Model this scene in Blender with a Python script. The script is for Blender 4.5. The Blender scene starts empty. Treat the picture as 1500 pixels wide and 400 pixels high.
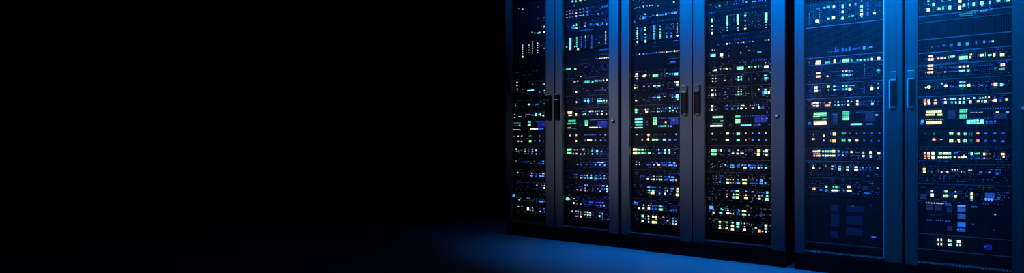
import bpy, bmesh, math, random
from mathutils import Vector
random.seed(7)
C = bpy.context.scene.collection

# ------------------------------------------------------------------ geometry of the view
F = 850.0            # focal length in pixels of a 1500 px wide frame
HZ = 214.0           # horizon row
CX = 750.0
XV = -335.0          # vanishing point of the cabinet row
H = 0.70             # camera height
N = math.hypot(CX - XV, F)
D = H * F / (0.1202 * N)          # distance camera - plane of the doors

def plane(px, py, y=0.0):
    """point of the plane Y = y seen at a photo position"""
    Xw = (-F * F + (px - CX) * (CX - XV)) / N
    Yw = F * (px - XV) / N
    s = (D + y) / Yw
    return s * Xw, H + s * (HZ - py)

# ------------------------------------------------------------------ materials
def principled(name, col, rough=.5, metal=0., bump=None, var=None):
    m = bpy.data.materials.new(name); m.use_nodes = True
    nt = m.node_tree; b = nt.nodes['Principled BSDF']
    b.inputs['Base Color'].default_value = (*col, 1)
    b.inputs['Roughness'].default_value = rough
    b.inputs['Metallic'].default_value = metal
    tc = nt.nodes.new('ShaderNodeTexCoord')
    if var:
        sc, amt, st = var
        mp = nt.nodes.new('ShaderNodeMapping'); mp.inputs['Scale'].default_value = st
        nz = nt.nodes.new('ShaderNodeTexNoise'); nz.inputs['Scale'].default_value = sc
        nz.inputs['Detail'].default_value = 4
        rp = nt.nodes.new('ShaderNodeMix'); rp.data_type = 'RGBA'
        rp.inputs['A'].default_value = (*[c * (1 - amt) for c in col], 1)
        rp.inputs['B'].default_value = (*[c * (1 + amt) for c in col], 1)
        nt.links.new(tc.outputs['Object'], mp.inputs['Vector'])
        nt.links.new(mp.outputs['Vector'], nz.inputs['Vector'])
        nt.links.new(nz.outputs['Fac'], rp.inputs['Factor'])
        nt.links.new(rp.outputs['Result'], b.inputs['Base Color'])
        if bump:
            bp = nt.nodes.new('ShaderNodeBump'); bp.inputs['Strength'].default_value = bump
            bp.inputs['Distance'].default_value = .001
            nt.links.new(nz.outputs['Fac'], bp.inputs['Height'])
            nt.links.new(bp.outputs['Normal'], b.inputs['Normal'])
    return m

M = {}
M['stile'] = principled('powder_coated_steel', (.08, .083, .088), .55, 0, .05, (3, .10, (90, 90, .6)))
M['body'] = principled('black_steel', (.006, .0065, .008), .6, 0, None, (8, .2, (1, 1, 1)))
M['plinth'] = principled('black_plinth', (.010, .010, .012), .6, 0, None, (8, .2, (1, 1, 1)))
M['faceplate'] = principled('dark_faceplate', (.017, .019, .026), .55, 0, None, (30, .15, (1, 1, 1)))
M['faceplate_shaded'] = principled('shaded_faceplate', (.005, .0055, .008), .6, 0, None, (30, .15, (1, 1, 1)))  # shaded copy of the faceplate colour for the far and middle cabinets
M['socket'] = principled('socket_black', (.004, .004, .005), .7, 0, None, (30, .2, (1, 1, 1)))
M['handle_highlight'] = principled('pale_handle_highlight', (.40, .42, .46), .35, 0, None, (20, .05, (1, 1, 1)))
M['lip'] = principled('lit_metal_lip', (.45, .48, .52), .45, 0, None, (20, .1, (1, 1, 1)))  # pale lip with the caught light put into its colour, near cabinet
M['chrome'] = principled('chrome', (.75, .76, .8), .18, 1, None, (20, .05, (1, 1, 1)))
M['grip'] = principled('black_grip', (.004, .004, .005), .35, 0, None, (20, .1, (1, 1, 1)))
M['handle_metal'] = principled('brushed_handle', (.075, .08, .09), .4, .1, None, (20, .1, (1, 1, 8)))
M['floor'] = principled('polished_floor', (.22, .23, .25), .42, 0, None, (2, .05, (1, 1, 1)))
M['wall'] = principled('black_wall', (.010, .010, .012), .9, 0, None, (4, .2, (1, 1, 1)))

def mesh_material(name, pitch, wire, col):
    """woven wire mesh: open holes between crossing wires"""
    m = bpy.data.materials.new(name); m.use_nodes = True
    nt = m.node_tree; b = nt.nodes['Principled BSDF']; out = nt.nodes['Material Output']
    b.inputs['Base Color'].default_value = (*col, 1); b.inputs['Roughness'].default_value = .5
    b.inputs['Specular IOR Level'].default_value = .15
    tc = nt.nodes.new('ShaderNodeTexCoord'); sp = nt.nodes.new('ShaderNodeSeparateXYZ')
    nt.links.new(tc.outputs['Object'], sp.inputs[0])
    def stripe(sock):
        d = nt.nodes.new('ShaderNodeMath'); d.operation = 'DIVIDE'; d.inputs[1].default_value = pitch
        f = nt.nodes.new('ShaderNodeMath'); f.operation = 'FRACT'
        g = nt.nodes.new('ShaderNodeMath'); g.operation = 'LESS_THAN'; g.inputs[1].default_value = wire
        nt.links.new(sock, d.inputs[0]); nt.links.new(d.outputs[0], f.inputs[0]); nt.links.new(f.outputs[0], g.inputs[0])
        return g.outputs[0]
    mx = nt.nodes.new('ShaderNodeMath'); mx.operation = 'MAXIMUM'
    nt.links.new(stripe(sp.outputs['X']), mx.inputs[0]); nt.links.new(stripe(sp.outputs['Z']), mx.inputs[1])
    tr = nt.nodes.new('ShaderNodeBsdfTransparent'); mix = nt.nodes.new('ShaderNodeMixShader')
    nt.links.new(mx.outputs[0], mix.inputs[0]); nt.links.new(tr.outputs[0], mix.inputs[1])
    nt.links.new(b.outputs[0], mix.inputs[2]); nt.links.new(mix.outputs[0], out.inputs['Surface'])
    return m
M['mesh'] = mesh_material('lit_door_wire_mesh', .0092, .13, (.055, .058, .065))  # lit copy of the door mesh, blue haze helped by a paler colour
M['highlight_edge'] = principled('painted_highlight_edge', (.72, .74, .78), .35, 0, None, (20, .05, (1, 1, 1)))  # pale colour standing in for highlights on edges, rivets and locks
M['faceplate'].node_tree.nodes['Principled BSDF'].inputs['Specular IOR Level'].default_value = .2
for k in ('grip', 'faceplate_shaded', 'body', 'socket', 'plinth'): M[k].node_tree.nodes['Principled BSDF'].inputs['Specular IOR Level'].default_value = .12
M['mesh_shaded'] = mesh_material('shaded_door_wire_mesh', .0092, .12, (.006, .0065, .008))  # shaded copy of the same mesh for the far and middle doors
M['dark_metal'] = principled('dark_handle_metal', (.07, .075, .085), .35, .2, None, (20, .1, (1, 1, 8)))
M['lip_shaded'] = principled('shaded_metal_lip', (.07, .08, .10), .45, 0, None, (20, .1, (1, 1, 1)))  # shaded copy of the lip for the far and middle cabinets

COL = {
 'w': (.50, .55, .62), 'W': (1.25, 1.3, 1.15),
 'b': (.01, .11, .66), 'B': (.10, .38, 1.3),
 'd': (.004, .018, .13), 'D': (.07, .10, .24),
 'v': (.02, .02, .45), 'V': (.004, .006, .20),
 'c': (.02, .36, .75), 'C': (.22, .95, 1.0),
 't': (.01, .16, .17), 'T': (.05, .62, .38),
 'g': (.06, .40, .20), 'G': (.32, 1.05, .55),
 'y': (.38, .42, .12), 'Y': (1.0, 1.05, .45),
 'o': (.5, .17, .05), 'O': (1.3, .60, .22),
 'r': (.40, .03, .02), 'R': (1.2, .28, .18),
 'p': (.42, .26, .22), 'P': (1.3, .85, .62),
 'k': (.02, .025, .03), 'K': (.11, .12, .13),
 'z': (.0005, .003, .034), 'm': (.01, .06, .36), 'n': (.005, .012, .075), 'x': (.07, .8, .42),  # first entry: faint glow added to the dark blue drive doors
}
WORD = {'w': 'pale', 'W': 'bright white', 'b': 'blue', 'B': 'bright blue', 'd': 'dim blue', 'D': 'dim grey blue',
        'v': 'violet blue', 'V': 'deep blue', 'c': 'cyan', 'C': 'bright cyan', 't': 'dim teal', 'T': 'teal green',
        'g': 'green', 'G': 'bright green', 'y': 'yellow', 'Y': 'bright yellow', 'o': 'orange', 'O': 'bright orange',
        'r': 'red', 'R': 'bright red', 'p': 'peach', 'P': 'bright peach', 'k': 'faint grey', 'K': 'grey',
        'z': 'dark blue', 'm': 'blue', 'n': 'dark blue', 'x': 'emerald green'}
GAIN = 1.5
def emit(code):
    m = bpy.data.materials.new('light_' + WORD[code].replace(' ', '_')); m.use_nodes = True
    b = m.node_tree.nodes['Principled BSDF']
    c = COL[code]
    b.inputs['Base Color'].default_value = (.02, .02, .02, 1)
    b.inputs['Emission Color'].default_value = (*c, 1)
    b.inputs['Emission Strength'].default_value = GAIN
    return m
LM = {k: emit(k) for k in COL}

# ------------------------------------------------------------------ mesh helpers
def box(bm, x0, x1, y0, y1, z0, z1, mi=0):
    vs = [bm.verts.new((x, y, z)) for x in (x0, x1) for y in (y0, y1) for z in (z0, z1)]
    fs = [(0, 1, 3, 2), (4, 6, 7, 5), (0, 4, 5, 1), (2, 3, 7, 6), (0, 2, 6, 4), (1, 5, 7, 3)]
    for f in fs:
        fc = bm.faces.new([vs[i] for i in f]); fc.material_index = mi
def cyl(bm, cx, cz, r, y0, y1, n=16, r2=None, mi=0):
    r2 = r if r2 is None else r2
    a = [bm.verts.new((cx + r2 * math.cos(2 * math.pi * i / n), y0, cz + r2 * math.sin(2 * math.pi * i / n))) for i in range(n)]
    b = [bm.verts.new((cx + r * math.cos(2 * math.pi * i / n), y1, cz + r * math.sin(2 * math.pi * i / n))) for i in range(n)]
    bm.faces.new(a).material_index = mi; bm.faces.new(b[::-1]).material_index = mi
    for i in range(n):
        bm.faces.new((a[i], b[i], b[(i + 1) % n], a[(i + 1) % n])).material_index = mi
def finish(bm, bevel=0, segs=2):
    if bevel:
        bmesh.ops.bevel(bm, geom=list(bm.edges), offset=bevel, segments=segs, affect='EDGES', clamp_overlap=True)
    bmesh.ops.recalc_face_normals(bm, faces=bm.faces)
def obj(name, bm, mat, parent=None, bevel=0, loc=None, segs=2):
    finish(bm, bevel, segs)
    me = bpy.data.meshes.new(name); bm.to_mesh(me); bm.free()
    for m in (mat if isinstance(mat, (list, tuple)) else [mat]): me.materials.append(m)
    o = bpy.data.objects.new(name, me); C.objects.link(o)
    if loc: o.location = loc
    if parent: o.parent = parent
    return o
def thing(name, label, cat, loc, group=None):
    o = bpy.data.objects.new(name, None); C.objects.link(o); o.location = loc
    o.empty_display_size = .05
    o['label'] = label; o['category'] = cat
    if group: o['group'] = group
    return o
def struct(name, bm, mat):
    o = obj(name, bm, mat); o['kind'] = 'structure'; return o

# ------------------------------------------------------------------ room
XL, XR, YB, YF, ZC = -9.0, 4.0, 3.6, -5.5, 3.0
bm = bmesh.new(); box(bm, XL, XR, YF, YB, -.12, 0); struct('floor', bm, M['floor'])
bm = bmesh.new(); box(bm, XL, XR, YF, YB, ZC, ZC + .1); struct('ceiling', bm, M['wall'])
bm = bmesh.new(); box(bm, XL, XR, YB, YB + .1, -.12, ZC + .1); struct('wall_back', bm, M['wall'])
bm = bmesh.new(); box(bm, XL, XR, YF - .1, YF, -.12, ZC + .1); struct('wall_front', bm, M['wall'])
bm = bmesh.new(); box(bm, XL - .1, XL, YF - .1, YB + .1, -.12, ZC + .1); struct('wall_left', bm, M['wall'])
bm = bmesh.new(); box(bm, XR, XR + .1, YF - .1, YB + .1, -.12, ZC + .1); struct('wall_right', bm, M['wall'])

# ------------------------------------------------------------------ cabinets
CABH = 2.02; DOOR0 = .094; OPEN0 = .114; OPEN1 = 1.93; DEPTH = 1.0
FACE = .062                      # plane of the unit faceplates
def X(px): return plane(px, HZ)[0]

def make_handle(door, xc, z0, z1, mats):
    body, edge = mats
    bm = bmesh.new(); w = .0165
    box(bm, xc - w, xc + w, -.004, .002, z0 - .004, z1)            # back plate
    box(bm, xc - w, xc + w, -.036, -.002, z1 - .040, z1 - .001)    # upper block
    box(bm, xc - w * .8, xc + w * .8, -.030, -.002, z0, z0 + .030) # lower foot
    h = obj('handle', bm, M[body], door, .0025)
    bm = bmesh.new()
    box(bm, xc - w, xc - w + .006, -.040, -.026, z0 + .002, z1 - .042)
    o = obj('handle_edge', bm, M[edge], h, .0015)
    if edge == 'highlight_edge': o['label'] = 'handle edge with its highlight painted pale'
    for y, q0, q1 in ((-.010, z1 - .003, z1 + .0005), (-.034, z1 - .044, z1 - .039)):  # pale rims put the handle's top highlights into the colour
        bm = bmesh.new(); box(bm, xc - w + .002, xc + w - .002, -.0375, y, q0, q1)
        o = obj('handle_highlight', bm, M['highlight_edge' if edge == 'highlight_edge' else 'handle_highlight'], h, .001); o['label'] = 'pale rim painted as the handle highlight'
    bm = bmesh.new()
    box(bm, xc - w + .006, xc + w, -.037, -.022, z0 + .012, z1 - .042)
    o = obj('handle_grip', bm, M['grip'], h, .003); o['label'] = 'black grip of the handle'
    return h

def make_door(cab, xa, oa, ob, xb, hand, lock, trim, hm, near):
    """door from xa to xb with the mesh opening oa..ob"""
    bm = bmesh.new()
    y0, y1 = 0, .032
    # frame as a single ring with four rails
    def ring(x0, x1, z0, z1, y): return [bm.verts.new(p) for p in ((x0, y, z0), (x1, y, z0), (x1, y, z1), (x0, y, z1))]
    O0, I0 = ring(xa, xb, DOOR0, CABH - .01, y0), ring(oa, ob, OPEN0, OPEN1, y0)
    O1, I1 = ring(xa, xb, DOOR0, CABH - .01, y1), ring(oa, ob, OPEN0, OPEN1, y1)
    for i in range(4):
        j = (i + 1) % 4
        for q in ((O0[i], O0[j], I0[j], I0[i]), (O1[i], I1[i], I1[j], O1[j]),
                  (O0[i], O1[i], O1[j], O0[j]), (I0[i], I0[j], I1[j], I1[i])):
            bm.faces.new(q)
    d = obj('door', bm, M['stile'], cab, .0015)
    bm = bmesh.new(); box(bm, oa - .001, ob + .001, -.0012, .001, DOOR0 + .0015, OPEN0 - .0065)
    o = obj('bottom_rail_cover', bm, M['plinth'], d); o['label'] = 'black strip covering the bottom rail of the door'
    bm = bmesh.new(); box(bm, oa - .006, ob + .006, .012, .0125, OPEN0 - .006, OPEN1 + .006)
    o = obj('mesh_panel', bm, M['mesh' if near else 'mesh_shaded'], d); o['label'] = 'dark see-through wire mesh of the door'
    if hand:
        xc = (ob + xb) / 2 if hand > 0 else (xa + oa) / 2
        make_handle(d, xc, .893, 1.083, hm)
    if lock:
        xc = X(lock)
        bm = bmesh.new(); cyl(bm, xc, .871, .0135, -.010, .001, 20, .012)
        k = obj('lock', bm, M['grip'], d, .001)
        bm = bmesh.new(); cyl(bm, xc - .003, .875, .0075, -.014, -.009, 16, .006)  # off-centre pale disc carrying the highlight of the lock
        o = obj('key_cylinder', bm, M['highlight_edge'], k); o['label'] = 'pale key cylinder, chrome highlight put into its colour'
    if trim:  # pale strip standing in for the bevel highlight of the opening
        bm = bmesh.new(); box(bm, ob - .0035, ob + .001, -.0025, .004, OPEN0, OPEN1)
        o = obj('edge_highlight', bm, M['highlight_edge'], d, .0008); o['label'] = 'thin pale strip painted as the edge highlight beside the mesh'
    bm = bmesh.new(); n = int((ob - oa) / .0125)
    for i in range(n):
        x = oa + (i + .5) * (ob - oa) / n
        box(bm, x - .0022, x + .0022, -.003, .004, OPEN0 - .006, OPEN0 - .001)
    o = obj('rivet_row', bm, M['highlight_edge'] if near else M['handle_metal'], d); o['label'] = 'row of tiny rivets under the mesh'  # near row paler, glint of the perforations painted into it
    return d

CABS = {  # edges in the photo: body left, door1 (xa, oa, ob, xb), door2 (...), body right
 'far':   ((740.5, 747.5, 799.5, 811.6), (813.2, 823, 891.8, 906.0), 898.7),
 'middle': ((910.3, 921.5, 995.8, 1013.3), (1015, 1031.3, 1129.2, 1149.6), 1138.6),
 'near':  ((1163.6, 1178, 1295, 1322.2), (1325.6, 1344, 1482.7, 1516), 1499.5),
}
BAYS = {}
for nm, (d1, d2, lk) in CABS.items():
    x0, x1 = X(d1[0]), X(d2[3])
    t = thing('server_cabinet', {
        'far': 'tall dark server cabinet at the far end of the row, its mesh doors mostly black',
        'middle': 'tall grey server cabinet standing between the two others, two black handles in its centre',
        'near': 'tall blue lit server cabinet at the near end of the row, with large bright handles'}[nm],
        'server cabinet', ((x0 + x1) / 2, 0, 0), 'row of server cabinets with mesh double doors')
    ox = t.location.x
    a, b = x0 - ox, x1 - ox
    ds = [[X(v) - ox for v in d1], [X(v) - ox for v in d2]]
    def part(name, *bx, mat='body', bev=.0015):
        bm = bmesh.new(); box(bm, *bx); return obj(name, bm, M[mat], t, bev)
    part('side_panel', a, a + .012, .034, DEPTH, .10, CABH)
    part('side_panel', b - .012, b, .034, DEPTH, .10, CABH)
    part('top_panel', a, b, .034, DEPTH, CABH + .001, CABH + .014)
    part('back_panel', a + .013, b - .013, DEPTH - .012, DEPTH, .10, CABH - .001)
    part('bottom_panel', a + .013, b - .013, .036, DEPTH - .014, .10, .108)
    mid = (ds[0][3] + ds[1][0]) / 2
    part('center_divider', mid - .006, mid + .006, .036, DEPTH - .014, .109, CABH - .002)
    bm = bmesh.new(); box(bm, a, b, .006, DEPTH, 0, .098)
    for k in range(3): box(bm, a + .004, b - .004, .001, .0065, .028 + k * .022, .034 + k * .022)
    obj('plinth', bm, M['plinth'], t, .001)
    hm = {'far': ('grip', 'grip'), 'middle': ('dark_metal', 'grip'), 'near': ('handle_metal', 'highlight_edge')}[nm]
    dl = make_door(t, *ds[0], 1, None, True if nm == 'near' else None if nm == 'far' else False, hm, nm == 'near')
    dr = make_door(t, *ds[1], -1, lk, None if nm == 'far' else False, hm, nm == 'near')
    for o in list(dr.children): 
        if o.name.startswith('lock'):
            for q in [o] + list(o.children): q.data.transform(__import__('mathutils').Matrix.Translation((-ox, 0, 0)))
    bays = ((a + .013, mid - .007), (mid + .007, b - .013))
    for (ba, bb), key in zip(bays, {'far': 'AB', 'middle': 'CD', 'near': 'EF'}[nm]):
        i = 'ABCDEF'.index(key) % 2
        # rails stand just behind the stiles at either side of the opening
        ra, rb = ds[i][1] - .004, ds[i][2] + .0
        ra = max(ra - .02, ba); rb = min(rb + .02, bb)
        for u, v in ((ra, ra + .016), (rb - .016, rb)):
            bm = bmesh.new(); box(bm, u, v, FACE + .012, FACE + .03, .109, OPEN1 + .06)
            for z in [z * .0445 + .13 for z in range(40)]:
                cyl(bm, (u + v) / 2, z, .0028, FACE + .0295, FACE + .031, 6, mi=1)
            obj('mounting_rail', bm, [M['body'], M['socket']], t)
        BAYS[key] = (ra + ox, rb + ox, nm, 'without' if i == 0 else 'with')

# ------------------------------------------------------------------ what the units carry (tile origin, scale; then lights)
DATA = {}

#DATA_START
DATA['D'] = '''
U|server_unit|topmost unit with scattered blue lights and one cyan lamp|q
@1030,0,6.67 73,50,y,10 125,68,D,12 160,55,T,24 210,50,b,12 238,22,D,10 238,45,b,14 H,150,80,240,70,6,d,8 H,265,48,300,40,3,v,8 H,305,40,345,32,3,b,12 320,12,b,12 355,10,b,10 390,8,B,16 392,22,B,10 422,18,B,18 375,50,b,10 H,480,14,510,12,3,B,14 H,545,8,580,8,3,b,18 607,8,B,14
U|patch_panel|slim panel with one dotted blue line under the topmost unit|P q
H,60,128,100,120,3,b,15 H,125,115,640,50,18,bdvd,10
U|blade_chassis|upright columns of vivid green lights|B
85,200,G,14,34 88,255,Y,16 88,288,y,14 88,325,W,28 V,163,160,310,9,d,8 V,236,160,245,6,G,20 236,270,C,12 236,296,C,10 V,270,150,300,8,d,7 338,180,G,22,90 338,235,Y,20 338,270,w,16 340,297,w,12 V,372,130,200,4,K,6 411,128,g,14 411,153,G,24 411,205,g,16 411,247,y,16 411,282,W,28 V,477,125,265,5,D,9 V,510,130,265,7,k,7 V,542,150,265,5,D,8 615,165,G,28,100 615,215,G,16 615,243,w,14 615,267,w,16,8
U|patch_panel|sloping dotted rows of small white and violet lights|P q
H,190,352,430,325,11,v,10 H,560,315,640,300,5,v,10 H,240,390,420,372,8,v,10 H,470,370,590,352,6,d,9 607,390,w,12 640,388,W,16
@1030,60,6.67 148,37,b,12 180,32,v,10 205,32,b,10 232,28,W,18 260,22,B,14 285,25,b,10 312,18,v,12 342,17,B,12 370,14,p,12 393,12,W,16 424,10,b,12 453,6,B,12 485,4,B,14
U|server_unit|large cyan square beside a round yellow lamp|q
90,87,w,14 110,87,w,8 138,85,k,8 100,140,C,50,30 70,140,t,8,36 178,133,Y,34,36 185,160,w,14,8 250,75,d,14 250,117,D,10 250,145,K,14 367,112,y,10,12 367,127,K,8 448,92,p,10 423,58,K,10 495,95,p,8 550,108,c,44,22 582,68,K,8
U|network_switch|wide mint green bar and square green end light|
H,490,185,620,180,6,v,14 475,200,D,12 472,215,k,12 415,230,t,10 610,215,C,14 97,290,w,14 122,285,W,26,18 168,240,r,8 168,272,p,12,26 H,200,270,215,270,2,g,14 233,270,Y,20,18 262,269,o,14 362,265,G,78,34 450,255,G,22 473,252,g,16 510,253,G,24 540,248,g,12,30 568,245,b,10 617,252,W,50,30 H,590,293,630,292,4,b,10
U|network_switch|paired rows with cyan clusters in centre and at end|L
93,330,y,10 122,330,K,10 93,366,Y,16 122,366,Y,14 93,392,Y,16 122,392,w,14 210,385,P,14 213,350,D,8 240,365,k,12 H,285,355,315,355,2,d,10 345,352,C,20 372,350,C,16 318,375,b,12 345,378,C,22 372,375,G,18 V,410,345,390,3,t,8 440,373,D,14 V,474,330,390,4,D,7 507,370,D,12 540,342,K,12 607,338,C,26,14 612,365,C,36,22 635,365,c,14 612,388,c,26,10 580,368,b,12
U|network_switch|three rows with small orange lamp above cyan end lights|L
@1030,120,6.67 90,83,Y,18,14 120,82,w,12 90,122,W,26,22 120,120,w,10,26 90,148,K,20,8 163,103,d,14 163,128,d,14 213,100,D,14 213,122,D,16 240,146,p,10 293,90,D,10 318,92,d,10 345,72,w,14 371,75,w,14 345,95,Y,16 371,95,G,12 293,120,b,10 318,122,B,16 345,120,G,22 371,118,G,18 390,115,g,10 V,418,90,130,3,D,9 440,110,p,10 V,477,75,130,4,D,8 500,110,D,12 543,73,O,20 608,75,C,26,18 580,75,b,10 608,103,C,34,34 580,103,b,12,30 642,103,Y,20,34 590,128,b,30,8
U|network_switch|two white lamps then a long blue and white row|L
88,238,W,22,20 88,268,W,20,20 120,240,D,14 120,268,D,12 163,265,K,10 H,215,238,340,235,6,b,14 235,232,B,12 230,262,B,20,10 283,262,B,16 340,258,B,18 372,258,W,22 385,232,Y,36,12 420,257,P,12 310,258,d,10 H,460,230,540,226,5,wb,9 487,254,w,26,12 550,250,C,18,20 585,250,v,24,20 585,228,b,8 625,200,v,10
U|control_unit|pale green bars, green square and deep blue panel|q
@1030,120,6.67 142,344,G,118,22 88,383,K,12 120,382,t,30,6 182,382,w,38,12 337,338,x,56,24 337,382,G,56,44 565,365,V,150,70 H,390,335,640,325,12,b,9 575,360,B,16 620,358,B,22 625,295,b,12
@1030,180,6.67 128,28,W,140,16 140,5,t,120,6 H,375,22,460,20,6,C,18 525,20,V,80,30 550,14,B,24 265,20,n,26,30 645,14,b,14
U|server_unit|double row of spaced round lamps, red pair in centre|q
@1030,180,6.67 90,108,P,18 168,108,K,12 237,105,Y,32,20 293,107,b,20 342,107,G,36,24 415,104,R,20 482,103,B,16 549,101,B,18 612,101,P,14 92,160,b,12 123,160,p,8 236,166,Y,34,22 290,166,d,16 342,167,C,32,26 415,166,R,18 450,155,y,7 483,165,B,18 547,166,B,20 612,166,B,16
U|network_switch|green four-square light first, yellow and white pairs last|L
92,272,G,24,28 118,272,G,24,28 92,304,G,24,24 118,304,G,24,24 150,270,g,10 175,270,G,16,22 207,270,D,10 172,305,D,14 255,272,b,26 205,305,D,10 250,308,D,24,8 290,272,d,20 340,268,w,14 292,298,W,22,16 338,300,W,26,14 381,298,W,34,14 385,272,D,10 418,272,b,10 445,268,D,10 418,310,D,14 480,265,b,8 480,310,D,8 510,298,o,18,8 543,275,Y,32,30 541,308,Y,32,34 590,278,C,18,18 590,305,T,14 620,275,W,26,28 621,312,P,24,26
U|network_switch|twin row of sky blue port lights ending in green|L
@1030,240,6.67 85,5,y,8 90,28,y,8 110,27,y,8 167,5,y,8 167,27,w,12 217,12,C,18 238,28,b,14 H,268,16,296,16,3,B,12 H,268,32,296,32,3,C,14 313,30,b,10 345,15,b,26 347,32,b,26,14 380,14,p,14 410,14,b,26,14 410,37,W,34,12 448,16,B,18 H,465,16,505,16,3,b,12 H,460,37,500,37,3,B,18 540,17,b,14 543,37,W,22,16 570,37,B,16 568,16,b,14 613,38,G,26,16 613,15,t,10
U|network_switch|two pairs of oblong cream lights among blue ones|L
97,120,D,12 130,120,D,10 165,120,D,16 195,120,D,10 230,120,k,8 97,145,D,12 130,145,D,10 165,147,b,18 197,147,d,12 163,177,B,20 197,179,b,14 238,153,w,28,14 266,155,Y,12 290,155,Y,14 238,183,Y,30,20 266,183,Y,14 291,184,w,12 340,155,B,14 360,155,d,12 318,187,b,14 347,187,B,26,18 392,157,Y,20,14 416,157,Y,22,14 405,190,Y,46,22 463,160,d,10 487,160,D,10 522,162,b,14 H,463,190,525,192,4,b,14 568,163,B,24,20 568,192,B,34,16 608,188,B,20,20 608,175,d,10
U|server_unit|three short rows with tall green lamp stack at end|
165,262,v,10 232,263,D,10 H,280,266,305,268,2,b,14 333,267,G,30,20 H,355,268,380,268,2,d,10 418,272,B,20,14 453,272,d,10 485,275,w,24,10 H,530,278,590,284,4,b,12 624,282,C,22,24 231,298,p,14 231,322,O,16 295,300,C,20 295,327,C,26,20 333,300,G,30,14 333,328,Y,32,24 418,306,O,18 418,335,Y,34,26 453,305,v,10 505,308,o,16 483,335,D,12 550,313,w,18,12 577,313,w,18,8 552,342,W,18,18 583,345,K,14,6 624,315,G,24 622,347,G,32,30
U|server_unit|blue square at its corner and two yellow green bars|
@1030,300,6.67 80,27,B,44,32 100,50,w,10 101,77,W,24 178,42,T,14,18 192,48,C,18,10 220,52,w,8 241,54,P,18 268,55,D,10 294,55,D,12 318,58,d,10 352,60,b,26,12 400,63,Y,44,16 172,80,C,32,14 243,83,W,30,20 269,86,Y,14 291,86,Y,12 332,92,b,20 353,93,b,18 400,96,G,42,18 448,102,B,20 477,100,d,12 520,107,v,22,10 563,103,v,34,18 597,105,v,12
U|server_unit|lowest unit, three rows of cream and green dots|
162,168,Y,24,16 198,167,K,10 229,172,T,22,18 262,178,d,8 287,176,C,22 339,183,C,34,24 373,185,o,12 405,184,w,14 450,190,K,8 473,192,y,8 576,195,v,8 613,202,W,28,20 162,203,G,22 229,200,g,16 286,207,W,26,26 339,214,C,30,20 405,214,w,14 515,226,w,22,14 562,212,d,16 613,234,G,26,18 162,228,Y,24,18 198,232,o,8 229,230,O,22,18 286,240,W,28,20 405,243,W,26,26 485,243,K,8 551,257,O,26,28 579,262,O,16 613,263,W,22
U|blanking_panel|bare dark panel filling the bottom|L P q y=345:354
'''
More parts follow.
